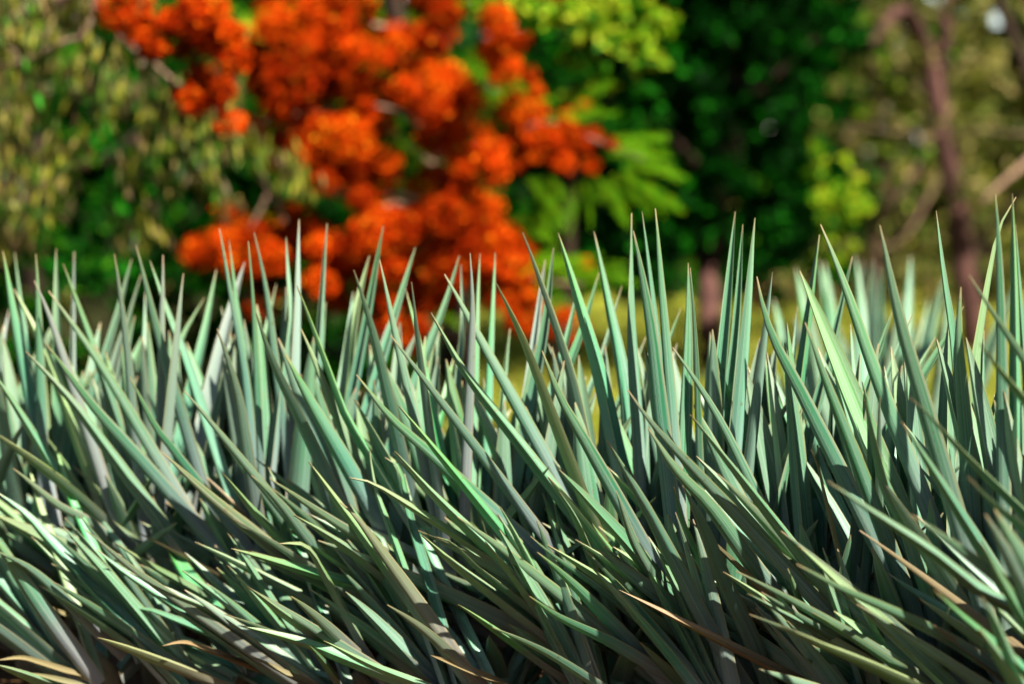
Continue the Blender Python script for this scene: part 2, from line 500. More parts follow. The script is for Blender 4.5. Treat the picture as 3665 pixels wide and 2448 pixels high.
o['kind'] = 'stuff'; o['label'] = 'dim wood closing the view behind the garden trees, with an added sky-blocking ring'; o['category'] = 'wood'

# --- dark shrubs under the trees on the left
for px, d, lab in ((-150, 17.5, 'dark shrub behind the left end of the agave row'), (330, 18.0, 'black green shrub under the drooping brown foliage'), (780, 17.6, 'dark shrub left of the lowest red blossom'), (1250, 19.6, 'dark olive shrub behind the lowest red blossom')):
    t = thing('dark_shrub', lab, 'shrub', on_ground(px, d), 'shrubs under the trees on the left')
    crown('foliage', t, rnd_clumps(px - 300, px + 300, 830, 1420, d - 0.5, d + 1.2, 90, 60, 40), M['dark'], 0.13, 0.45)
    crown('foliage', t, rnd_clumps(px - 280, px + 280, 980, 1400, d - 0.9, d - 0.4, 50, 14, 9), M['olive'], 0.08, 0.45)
    for k in range(4):
        b = on_ground(px + RNG.uniform(-120, 120), d + 0.3)
        limb('stem', [b, b + np.array((RNG.uniform(-.2, .2), 0, 0.5)), b + np.array((RNG.uniform(-.5, .5), RNG.uniform(-.2, .2), 1.1))], 0.03, 0.012, M['bark_dark'], t, 6, 5)

# --- low scrub at the far edge of the lawn
for i, (px, lab) in enumerate(((2250, 'low dark scrub at the lawn edge left of the clay pot'), (2900, 'brownish low scrub right of the clay pot behind lawn'), (3250, 'olive low scrub in front of the leaning trunk'), (3700, 'low dry scrub at the right edge of the lawn'), (500, 'dim low scrub behind the hanging foliage'), (1500, 'dim low scrub under the flame tree'))):
    t = thing('scrub_bush', lab, 'bush', on_ground(px, 31.5), 'scrub along the far lawn edge')
    crown('foliage', t, rnd_clumps(px - 330, px + 330, 960, 1090, 31, 33, 70, 90, 16), M['olive'] if i in (1, 2, 3) else M['dark'], 0.2, 0.4)
    for k in range(5):
        b = on_ground(px + RNG.uniform(-200, 200), 31.8)
        limb('stem', [b, b + np.array((RNG.uniform(-.3, .3), 0, 0.7)), b + np.array((RNG.uniform(-.7, .7), RNG.uniform(-.3, .3), 1.5))], 0.03, 0.012, M['bark_dark'], t, 6, 5)

# --- dark tree right of the middle
t = thing('dark_tree', 'dense very dark green tree behind the lawn right of the red blossom', 'tree', on_ground(2540, 22))
limb('trunk', [on_ground(2560, 22), at(2548, 1200, 22), at(2538, 1060, 22.2), at(2536, 960, 22.6)], 0.12, 0.10, M['bark_red'], t, 18, 9, 0.01)
limb('trunk', [at(2536, 975, 22.6), at(2546, 810, 22.8), at(2600, 600, 23), at(2640, 200, 23.4), at(2600, -700, 23.4)], 0.13, 0.08, M['bark_dark'], t, 14, 8, 0.01)
limb('branch', [at(2590, 720, 22.3), at(2400, 500, 22), at(2150, 350, 21.8)], 0.07, 0.03, M['bark_dark'], t)
limb('branch', [at(2640, 400, 23.4), at(2800, 250, 23.2), at(2960, 100, 23)], 0.05, 0.03, M['bark_dark'], t)
dk = lambda x, y: x < 3010 + 40 * math.sin(y / 90) + (60 if 650 < y < 950 else 0) and not (2440 < x < 2640 and y > 955)
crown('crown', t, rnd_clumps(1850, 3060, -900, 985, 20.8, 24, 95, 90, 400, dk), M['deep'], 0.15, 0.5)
crown('crown', t, rnd_clumps(2480, 3500, -1900, -700, 18.5, 24, 150, 150, 60), M['deep'], 0.2, 0.5)  # unseen overhanging canopy added above the view to shade the crown below
crown('crown', t, rnd_clumps(2900, 3080, 480, 930, 20.3, 20.9, 50, 30, 26), M['lime'], 0.09, 0.5, label='crown edge leaves with sunlight put into their lime green')  # lime colour paints the sunlit side of the dark crown

# --- dark tree behind the hanging foliage
t = thing('dark_tree', 'deep green tree half hidden behind the hanging brown foliage', 'tree', on_ground(120, 21))
limb('trunk', [on_ground(120, 21), at(130, 700, 21), at(100, 200, 21), at(150, -700, 21)], 0.16, 0.08, M['bark_dark'], t, 14, 9, 0.01)
limb('branch', [at(360, 600, 20), at(700, 350, 20), at(1100, 250, 20.4)], 0.07, 0.03, M['bark_dark'], t)
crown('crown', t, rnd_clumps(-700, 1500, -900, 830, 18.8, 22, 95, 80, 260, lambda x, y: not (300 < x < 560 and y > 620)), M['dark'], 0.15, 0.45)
crown('crown', t, rnd_clumps(-500, 900, -1900, -900, 17.5, 22, 150, 110, 45), M['dark'], 0.2, 0.5)  # unseen top layer added out of view to keep this tree in shade
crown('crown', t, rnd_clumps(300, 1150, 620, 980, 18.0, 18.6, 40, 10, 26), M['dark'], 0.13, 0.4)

# --- lime tree at the top
t = thing('lime_tree', 'bright yellow green tree at the top right of the red blossom', 'tree', on_ground(2000, 20))
limb('trunk', [on_ground(2010, 21), at(2040, 600, 20.8), at(2070, 0, 20.2), at(2060, -800, 20)], 0.09, 0.06, M['bark_dark'], t, 14, 8, 0.01)
for pts in ([(2000, 400, 20.2), (2150, 200, 19.6), (2300, 120, 19.2)], [(2040, 100, 20), (1900, -50, 19.6), (1700, -150, 19.4)]):
    limb('branch', [at(*p) for p in pts], 0.05, 0.02, M['bark_dark'], t)
lm = [(2230, 130, 19.2, 110, 150), (2310, 90, 19.1, 90, 120), (2330, 200, 19.0, 70, 100), (2240, 40, 19.3, 110, 140), (2140, 70, 19.3, 110, 120), (2290, 240, 19.1, 50, 60),
      (2050, 60, 19.4, 120, 120), (1960, 20, 19.5, 130, 130), (1850, 20, 19.5, 120, 110), (1720, 10, 19.5, 100, 80), (1420, 60, 19.4, 90, 60), (1320, 20, 19.4, 90, 60),
      (2080, 200, 19.5, 90, 30), (2050, 330, 19.6, 90, 18), (2150, 330, 19.5, 70, 12), (900, 60, 19.4, 80, 50), (820, 30, 19.4, 60, 40)]
lm = [(x, y, d - 0.4, r * 0.85, int(n * 1.3)) for x, y, d, r, n in lm]
lm += rnd_clumps(1500, 2400, -900, -60, 19, 20.6, 120, 110, 26)
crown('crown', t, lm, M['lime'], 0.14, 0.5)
crown('crown', t, rnd_clumps(1900, 2350, 150, 560, 19.6, 20.2, 80, 36, 24), M['dark'], 0.13, 0.45)

# --- woodland at the right
def gap_limb(*a, **k):
    return limb(*a, **k)
t = thing('forked_tree', 'forked tree with bare reddish trunk leaning left at the right', 'tree', on_ground(3495, 24))
limb('trunk', [on_ground(3500, 24), at(3475, 1100, 24), at(3445, 900, 24), at(3420, 700, 24), at(3385, 520, 24), at(3350, 360, 24), at(3320, 220, 24), at(3285, 120, 23.8), at(3240, 40, 23.6)], 0.135, 0.085, M['bark_red'], t, 22, 10, 0.006)
limb('branch', [at(3240, 40, 23.6), at(3190, 60, 23.3), at(3120, 160, 23.0)], 0.075, 0.03, M['bark_red'], t)
limb('branch', [at(3375, 480, 24), at(3365, 330, 24.1), at(3380, 150, 24.2), at(3400, -100, 24.4), at(3430, -600, 24.6)], 0.085, 0.05, M['bark_red'], t, 14, 8, 0.006)
limb('branch', [at(3330, 350, 24), at(3290, 300, 24.4), at(3240, 300, 24.8)], 0.05, 0.02, M['bark_tan'], t)
crown('crown', t, rnd_clumps(3120, 3600, -900, -60, 22.5, 26, 110, 90, 26) + rnd_clumps(3080, 3420, 20, 420, 23, 26, 70, 30, 22), M['olive'], 0.10, 0.45, 0.3, gap_keep)
t = thing('scrub_tree', 'thin pale limbed scrub tree leaning in at the right edge', 'tree', on_ground(3900, 22))
limb('trunk', [on_ground(3920, 22), at(3860, 900, 22), at(3760, 500, 22), at(3640, 170, 22), at(3590, 30, 22), at(3560, -300, 22)], 0.10, 0.04, M['bark_dark'], t, 16, 8, 0.008)
limb('branch', [at(3830, 440, 22), at(3665, 590, 21.6), at(3580, 660, 21.4), at(3520, 720, 21.3)], 0.05, 0.02, M['bark_tan'], t)
limb('branch', [at(3760, 480, 22), at(3640, 480, 22), at(3520, 470, 22.3), at(3300, 480, 22.6), at(2990, 450, 22.8)], 0.012, 0.005, M['bark_tan'], t)
crown('crown', t, rnd_clumps(3420, 4100, -700, 900, 22, 26, 85, 42, 80), M['olive'], 0.11, 0.45, 0.3, gap_keep)
t = thing('scrub_tree', 'thin olive scrub tree between the dark tree and forked trunk', 'tree', on_ground(3160, 26))
limb('trunk', [on_ground(3160, 26), at(3130, 900, 26), at(3180, 600, 26), at(3120, 200, 26.4), at(3150, -500, 26.6)], 0.04, 0.02, M['bark_red'], t, 14, 7, 0.012)
limb('branch', [at(3150, 800, 26), at(3260, 640, 25.8), at(3330, 480, 25.8)], 0.03, 0.012, M['bark_tan'], t)
limb('branch', [at(3160, 650, 26), at(3060, 520, 25.8), at(3000, 440, 25.8)], 0.03, 0.012, M['bark_tan'], t)
limb('branch', [at(3140, 900, 26), at(3240, 850, 25.8), at(3360, 640, 25.8)], 0.03, 0.012, M['bark_tan'], t)
crown('crown', t, rnd_clumps(2990, 3480, -600, 1000, 25, 29, 85, 42, 75), M['olive'], 0.12, 0.45, 0.2, gap_keep)
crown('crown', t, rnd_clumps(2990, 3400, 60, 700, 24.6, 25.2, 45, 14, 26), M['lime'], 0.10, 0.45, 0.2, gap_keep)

# --- clay pot on the far lawn edge
p0 = on_ground(2732, 30.5)
prof = [(0.0, 0.0), (0.11, 0.0), (0.125, 0.03), (0.165, 0.20), (0.172, 0.30), (0.195, 0.305), (0.20, 0.36), (0.165, 0.365), (0.155, 0.30), (0.0, 0.29)]
V, F = [], []
for r, z in prof:
    for k in range(20):
        a = 2 * math.pi * k / 20
        V.append((r * math.cos(a), r * math.sin(a), z))
for j in range(len(prof) - 1):
    for k in range(20):
        F.append((j * 20 + k, j * 20 + (k + 1) % 20, (j + 1) * 20 + (k + 1) % 20, (j + 1) * 20 + k))
o = new_mesh('clay_pot', V, F, M['terracotta'], None, True)
o.location = p0 + np.array((0, 0, -0.02)); o['label'] = 'small orange clay pot far back on the lawn edge'; o['category'] = 'pot'

# --- tree with hanging leaves
t = thing('hanging_leaf_tree', 'tree with drooping brown and olive leaves at the left', 'tree', on_ground(-500, 16))
limb('trunk', [on_ground(-500, 16), at(-470, 900, 16), at(-350, 300, 16), at(-300, -600, 16.2)], 0.16, 0.09, M['bark_tan'], t, 14, 9, 0.01)
limb('branch', [at(-350, 330, 16), at(-60, 150, 15), at(80, 55, 14.6), at(220, 0, 14.4), at(420, -120, 14.3)], 0.06, 0.03, M['bark_tan'], t, 16, 8, 0.004)
limb('branch', [at(-250, 300, 15.5), at(60, 230, 15), at(200, 165, 14.8), at(290, 130, 14.7), at(330, 60, 14.7), at(345, -60, 14.7)], 0.03, 0.015, M['bark_tan'], t, 16, 7, 0.004)
limb('branch', [at(-300, 100, 15.8), at(-20, 370, 14.8), at(20, 385, 14.7)], 0.04, 0.02, M['bark_tan'], t)
limb('branch', [at(420, 130, 15.4), at(500, 190, 15.4), at(590, 265, 15.4), at(660, 320, 15.4)], 0.02, 0.012, M['bark_tan'], t, 12, 7, 0.004)
Q, QT = [], []
def low_edge(x):
    return np.interp(x, [-900, 0, 200, 330, 480, 640, 760, 830], [1000, 960, 830, 580, 640, 620, 560, 470])
HC = []
while len(HC) < 170:
    x, y = RNG.uniform(-700, 830), RNG.uniform(-500, 930)
    if y < low_edge(x):
        HC.append((x, y))
cnt = 0
while cnt < 640:
    hx, hy = HC[RNG.integers(0, 170)]
    x, y = hx + RNG.normal() * 34, hy + RNG.normal() * 40
    if y > low_edge(x) or (x > 560 and y < 250 and RNG.random() < 0.7) or (y < 0 and RNG.random() < 0.5):
        continue
    cnt += 1
    d = RNG.uniform(14.0, 16.6)
    c = at(x, y, d)
    k = RNG.integers(6, 14)
    C = c + RNG.normal(size=(k, 3)) * np.array((0.05, 0.05, 0.075))
    D = RNG.normal(size=(k, 3)) * 0.22 + np.array((0, 0, -1.0)); D /= np.linalg.norm(D, axis=1, keepdims=True)
    L = RNG.uniform(0.085, 0.15, k)
    Q.append(leaf_quads(C, D, L, L * RNG.uniform(0.22, 0.36, k), 0.1))
for x, y in ((1040, 590), (1000, 640), (890, 520), (940, 560), (1060, 640), (760, 690), (780, 740), (520, 800), (500, 850), (560, 830), (450, 880), (740, 640), (610, 690), (640, 620), (830, 480), (860, 540), (770, 580), (1080, 640)):
    for rep in range(2):
        c = at(x + RNG.uniform(-25, 25), y + RNG.uniform(-25, 25), 15.4)
        C = c + RNG.normal(size=(9, 3)) * np.array((0.05, 0.05, 0.06))
        D = RNG.normal(size=(9, 3)) * 0.25 + np.array((0.1, 0, -1.0)); D /= np.linalg.norm(D, axis=1, keepdims=True)
        L = RNG.uniform(0.09, 0.16, 9)
        Q.append(leaf_quads(C, D, L, L * 0.25, 0.1))
o = link('crown', quads_mesh('crown', np.concatenate(Q), [M['droop']])); keep(o, t)

# --- flame tree
FL1 = [(700,60,130),(820,150,90),(860,270,75),(780,200,70),(1080,130,110),(1000,250,80),(1180,60,90),(1220,240,100),(1310,190,70),(1150,190,90),(1130,500,120),(1080,570,90),(1200,540,70),(1290,690,85),(1400,740,75),
       (1370,420,80),(1300,340,80),(1400,300,70),(1600,160,150),(1700,60,150),(1850,120,150),(1980,60,120),(1700,230,120),(1900,250,120),(1520,380,90),(1500,60,70),(1640,450,160),(1480,470,90),(1800,380,150),(1950,420,130),(1700,650,150),(1560,590,90),(1600,820,110),(1800,800,150),(1950,720,130),(1780,900,100),(1700,880,80),(1990,950,120),(1960,1060,70),
       (1240,1370,110),(1110,1430,85),(1330,1290,100),(1400,1390,110),(1520,1280,90),(1700,1290,110),(1790,1370,100),(1620,1380,100),(1500,1450,110),(1300,1470,80),(1200,1440,80),(1980,1400,110),(1900,1500,110)]
FL2 = [(100,330,140),(300,250,130),(430,230,90),(560,210,110),(520,50,70),(620,80,80),(910,110,85),(950,190,70),(920,330,90),(960,400,90),(1020,260,45),(1080,420,55),(1130,510,45),(840,290,50),(480,450,130),(380,500,90),(620,480,110),(700,570,110),(200,680,130),(130,620,80),(60,780,140),(560,620,120),(100,900,150),(250,1000,110),(170,1090,90),(270,910,80),(600,740,130),(740,800,130),(860,880,95),(820,960,70),(690,920,80),(960,880,60),(1000,600,85),(1100,620,85),(1050,740,90),(1180,780,90),(1080,860,70),(1250,850,90),(1280,920,60),(1320,660,55),(1340,730,40),(1380,800,70),(1440,760,50),(1540,810,40),(1440,930,40),(560,1060,130),(700,1080,120),(820,1180,110),(640,1200,150),(480,1230,120),(760,1330,130),(340,1270,120),(200,1310,120),(120,1410,110),(300,1430,130),(520,1400,150),(680,1490,150),(850,1440,110),(960,1330,90),(1040,1400,70),(980,1500,90),(1060,1530,60),(1400,1480,32)]
FLB = [(80,260,100),(60,400,90),(370,250,80),(430,350,80),(250,330,80),(430,540,90),(540,660,75),(480,600,60),(110,640,100),(60,560,80),(660,420,120),(820,440,130),(940,560,120),(760,560,110),(830,720,80),(800,800,40),(930,900,70),(1000,950,65),(1040,830,70),(960,760,90),(1080,640,110),(1130,500,120),(1260,420,120),(1380,330,110),(1420,480,90),(1200,620,90),(1550,380,90),(1650,470,100),(1560,640,80),(1680,640,90),(1640,760,60),(1480,620,60),(1720,810,40)]
FLC = [(40,520,110),(90,650,110),(190,740,80),(150,830,45),(300,770,70),(400,750,60),(560,500,22),(430,900,40),(520,820,25)]
FLOW = [(x / 1.568, y / 1.568, r / 1.568) for x, y, r in FL1] + [(1200 + x / 1.568, y / 1.568, r / 1.568) for x, y, r in FL2]
FLOW += [(900 + x / 1.742, 700 + y / 1.742, r / 1.742) for x, y, r in FLB] + [(1800 + x / 1.742, 700 + y / 1.742, r / 1.742) for x, y, r in FLC]
FLOW = [(x, y, r * 1.12) for x, y, r in FLOW]
for x, y, r in list(FLOW):
    if RNG.random() < 0.75 and x < 2050:
        FLOW.append((x + RNG.uniform(-1.2, 1.2) * r, y + RNG.uniform(-1.2, 1.2) * r, r * RNG.uniform(0.45, 0.75)))
FLOW += [(RNG.uniform(300, 2000), RNG.uniform(-500, -40), RNG.uniform(50, 90)) for _ in range(30)]
def flower_mesh(R, seed):
    n = int(26000 * R * R) + 40
    v = unit_rows(n)
    lob = 1 + 0.22 * np.sin(v[:, 0] * 4 + seed) * np.cos(v[:, 2] * 5 + seed * 2) + 0.16 * np.sin(v[:, 1] * 7 + seed)
    C = v * (R * lob * (RNG.uniform(0.70, 1.04, n) + np.where(RNG.random(n) < 0.06, RNG.uniform(0.0, 0.06, n), 0)))[:, None]
    D = np.cross(v, unit_rows(n)) + v * 0.35
    D /= np.linalg.norm(D, axis=1, keepdims=True)
    L = RNG.uniform(0.024, 0.046, n)
    return quads_mesh('flower_cluster', leaf_quads(C, D, L, L * 0.8, 0.3), [M['petal']])
FM = {R: [flower_mesh(R, s) for s in (1, 2, 3)] for R in (0.05, 0.08, 0.11, 0.15, 0.19)}
t = thing('flame_tree', 'flame tree with orange red blossom clusters over feathery green leaves', 'tree', on_ground(1620, 18.6))
limb('trunk', [on_ground(1620, 18.6), at(1640, 1100, 18.6), at(1600, 700, 18.5), at(1450, 250, 18.3), at(1350, -300, 18.2)], 0.13, 0.07, M['bark_dark'], t, 16, 9, 0.008)
for pts, r0, r1 in (([(1560, 600, 18.4), (1300, 420, 17.6), (1100, 400, 17), (920, 440, 16.8), (820, 380, 16.6), (700, 300, 16.6)], .03, .010),
                    ([(1600, 720, 18.5), (1350, 700, 17.6), (1200, 690, 17), (1010, 690, 16.8)], .035, .014),
                    ([(1300, 420, 17.6), (1010, 480, 17), (920, 600, 16.8), (975, 690, 16.7), (1020, 790, 16.7)], .028, .012),
                    ([(965, 680, 16.7), (930, 750, 16.7), (890, 830, 16.7)], .016, .008),
                    ([(1600, 720, 18.5), (1800, 520, 17.6), (1950, 440, 17.2), (2150, 510, 17), (2300, 570, 16.8)], .03, .008),
                    ([(1620, 900, 18.6), (1500, 760, 17.6), (1410, 730, 17), (1380, 740, 16.9)], .04, .015),
                    ([(1450, 250, 18.3), (1600, 150, 17.6), (1340, 90, 17), (1250, 80, 16.8)], .04, .015),
                    ([(1500, 400, 18.3), (1750, 300, 17.4), (1820, 250, 17)], .03, .012),
                    ([(1500, 450, 18.3), (1420, 400, 17.2), (1280, 360, 17)], .03, .012),
                    ([(1620, 1000, 18.6), (1800, 980, 17.6), (1960, 1010, 17), (2080, 1020, 16.9)], .03, .012),
                    ([(1620, 950, 18.6), (1300, 920, 17.6), (1000, 900, 17)], .03, .012)):
    limb('branch', [at(*p) for p in pts], r0, r1, M['bark_tan'], t, 14, 7, 0.004)
for x, y, r in FLOW:
    d = RNG.uniform(16.4, 17.6) if x > 850 or y > 700 else RNG.uniform(13.7, 14.3)
    Rw = r / FPX * d
    R = min(FM, key=lambda q: abs(q - Rw))
    o = link('flower_cluster', random.choice(FM[R]))
    o.location = at(x, y, d)
    o.rotation_euler = tuple(RNG.uniform(-0.5, 0.5, 2)) + (RNG.uniform(0, 6.28),)
    s = Rw / R * RNG.uniform(0.92, 1.05)
    o.scale = (s, s, s * RNG.uniform(0.8, 0.95))
    keep(o, t)
def frond_mesh():
    Q = []
    npair = 13
    for i in range(npair):
        f = (i + 1) / npair
        base = np.array((0.36 * f, 0, -0.05 * f * f))
        for s in (-1, 1):
            dirp = nrm(np.array((0.85, s * 0.62, -0.12 + RNG.normal() * 0.05)))
            ln = 0.065 * math.sin(math.pi * (0.18 + 0.72 * f))
            k = 5
            for j in range(k):
                c = base + dirp * ln * (j + 1) / k
                for s2 in (-1, 1):
                    ax = nrm(dirp * 0.5 + s2 * np.array((0.8, -s * 0.5, 0)) + RNG.normal(size=3) * 0.1)
                    Q.append((c + ax * 0.010, ax, 0.022, 0.0055))
    C = np.array([q[0] for q in Q]); D = np.array([q[1] for q in Q])
    return quads_mesh('frond', leaf_quads(C, D, np.array([q[2] for q in Q]), np.array([q[3] for q in Q]), 0.05), [M['frond']])
FR = [frond_mesh() for _ in range(4)]
def frond(px, py, d, ang, tilt=0.0):
    o = link('frond', random.choice(FR))
    o.location = at(px, py, d)
    m = Matrix.Rotation(RNG.uniform(-0.5, 0.5), 4, 'Z') @ Matrix.Rotation(-ang, 4, 'Y') @ Matrix.Rotation(RNG.uniform(0.5, 1.3), 4, 'X')
    o.rotation_euler = m.to_euler()
    s = RNG.uniform(0.6, 1.1)
    o.scale = (s, s, s)
    keep(o, t)
for x, y, a in ((2200, 520, -.1), (2250, 560, -.2), (2260, 610, -.05), (2200, 620, -.7), (2150, 640, -1.0), (2280, 640, -.5), (2180, 560, .2), (2230, 520, .25), (2100, 650, -1.3),
                (1960, 620, -.9), (1900, 640, -.8), (2010, 430, .3), (1960, 430, .2), (1700, 210, -.3), (1620, 220, -.4), (1660, 310, -.3), (1700, 300, .1), (1730, 340, -.1), (1800, 370, .2),
                (1290, 250, .8), (1330, 280, .2), (1310, 270, 2.2), (1400, 520, .2), (1440, 540, 2.8), (1380, 560, -.3), (1560, 550, -.3), (1520, 580, 2.9), (1480, 560, -1), (1200, 360, -1.2), (1190, 330, 2), (1180, 500, -1), (1860, 960, .3), (1900, 930, .1), (1960, 980, .2), (1900, 1000, -.5), (2010, 1010, .3), (2090, 960, .2),
                (760, 130, 1.5), (800, 200, 2), (880, 60, .4), (700, 20, 1), (940, 30, .2), (880, 480, -1.2), (830, 440, -1), (960, 380, 2.6), (1130, 470, -1), (1000, 430, -2), (620, 120, 2.4), (1860, 800, .2), (1830, 760, -.4), (1480, 680, -1), (1250, 650, -1)):
    frond(x + RNG.uniform(-20, 20), y + RNG.uniform(-20, 20), RNG.uniform(16.3, 16.9) if x > 1880 or RNG.random() < 0.2 else RNG.uniform(17.2, 17.8), a)
    for rep in range(2):
        frond(x + RNG.uniform(-40, 40), y + RNG.uniform(-40, 40), RNG.uniform(16.4, 17.2) if x > 1880 else RNG.uniform(17.2, 18), a + RNG.uniform(-.5, .5))
for _ in range(45):
    x, y, r = FLOW[RNG.integers(0, len(FLOW))]
    if x > 1750: continue
    frond(x + RNG.uniform(-100, 60), y + RNG.uniform(-60, 80), RNG.uniform(17.3, 18.2), RNG.uniform(-1, 1) + (math.pi if RNG.random() < 0.4 else 0))


# ------------------------------------------------------------------ agave row
PLANTS = [(-260, 9.5), (140, 9.35), (600, 9.15), (1000, 8.95), (1400, 8.75), (1800, 8.55), (2200, 8.35), (2600, 8.15), (3000, 7.95), (3400, 7.65), (3860, 7.25), (4400, 6.85), (3060, 11.6), (3330, 12.0), (330, 8.65), (800, 8.5), (1270, 8.35), (1740, 8.2), (2260, 8.0), (2760, 7.75), (3300, 7.45)]
PLABEL = ['agave plant cut by the left edge, at the far end of the row',
          'blurred upright agave under the dark gap at the far left of the row',
          'agave with crossing upright leaves below the left end of the red blossom',
          'agave whose pale leaf tips stand against the lowest red blossom on the left',
          'agave with right leaning tips in front of the middle of the red blossom',
          'agave with slanting leaves just under the right end of the red blossom',
          'agave with a tight tuft of tall upright tips left of the brown trunk',
          'agave with three tall upright leaves just left of the clay pot',
          'agave with long toothed leaves in sharp focus right of the clay pot',
          'agave with tall sharp leaf in front of the reddish forked trunk base',
          'large agave at the right edge with the tallest upright leaves',
          'nearest agave beyond the right edge, its blurred leaves entering low down',
          'blurred agave standing behind the row on the lawn, right of the clay pot',
          'blurred agave behind the row in front of the reddish forked trunk',
          'low young agave at the bottom left corner',
          'low young agave at the bottom edge, second from the left corner',
          'low young agave at the bottom edge, left of the middle',
          'low young agave at the middle of the bottom edge',
          'low young agave at the bottom edge, right of the middle',
          'low young agave at the bottom edge below the sharp toothed leaves',
          'low young agave near the bottom right corner']
TILE = {'A': (0, 700, 1.742), 'B': (900, 700, 1.742), 'C': (1800, 700, 1.742), 'D': (2665, 700, 1.742),
        'E': (0, 1500, 1.654), 'F': (900, 1500, 1.654), 'G': (1800, 1500, 1.654), 'H': (2665, 1500, 1.654), 'P': (0, 0, 1.0)}
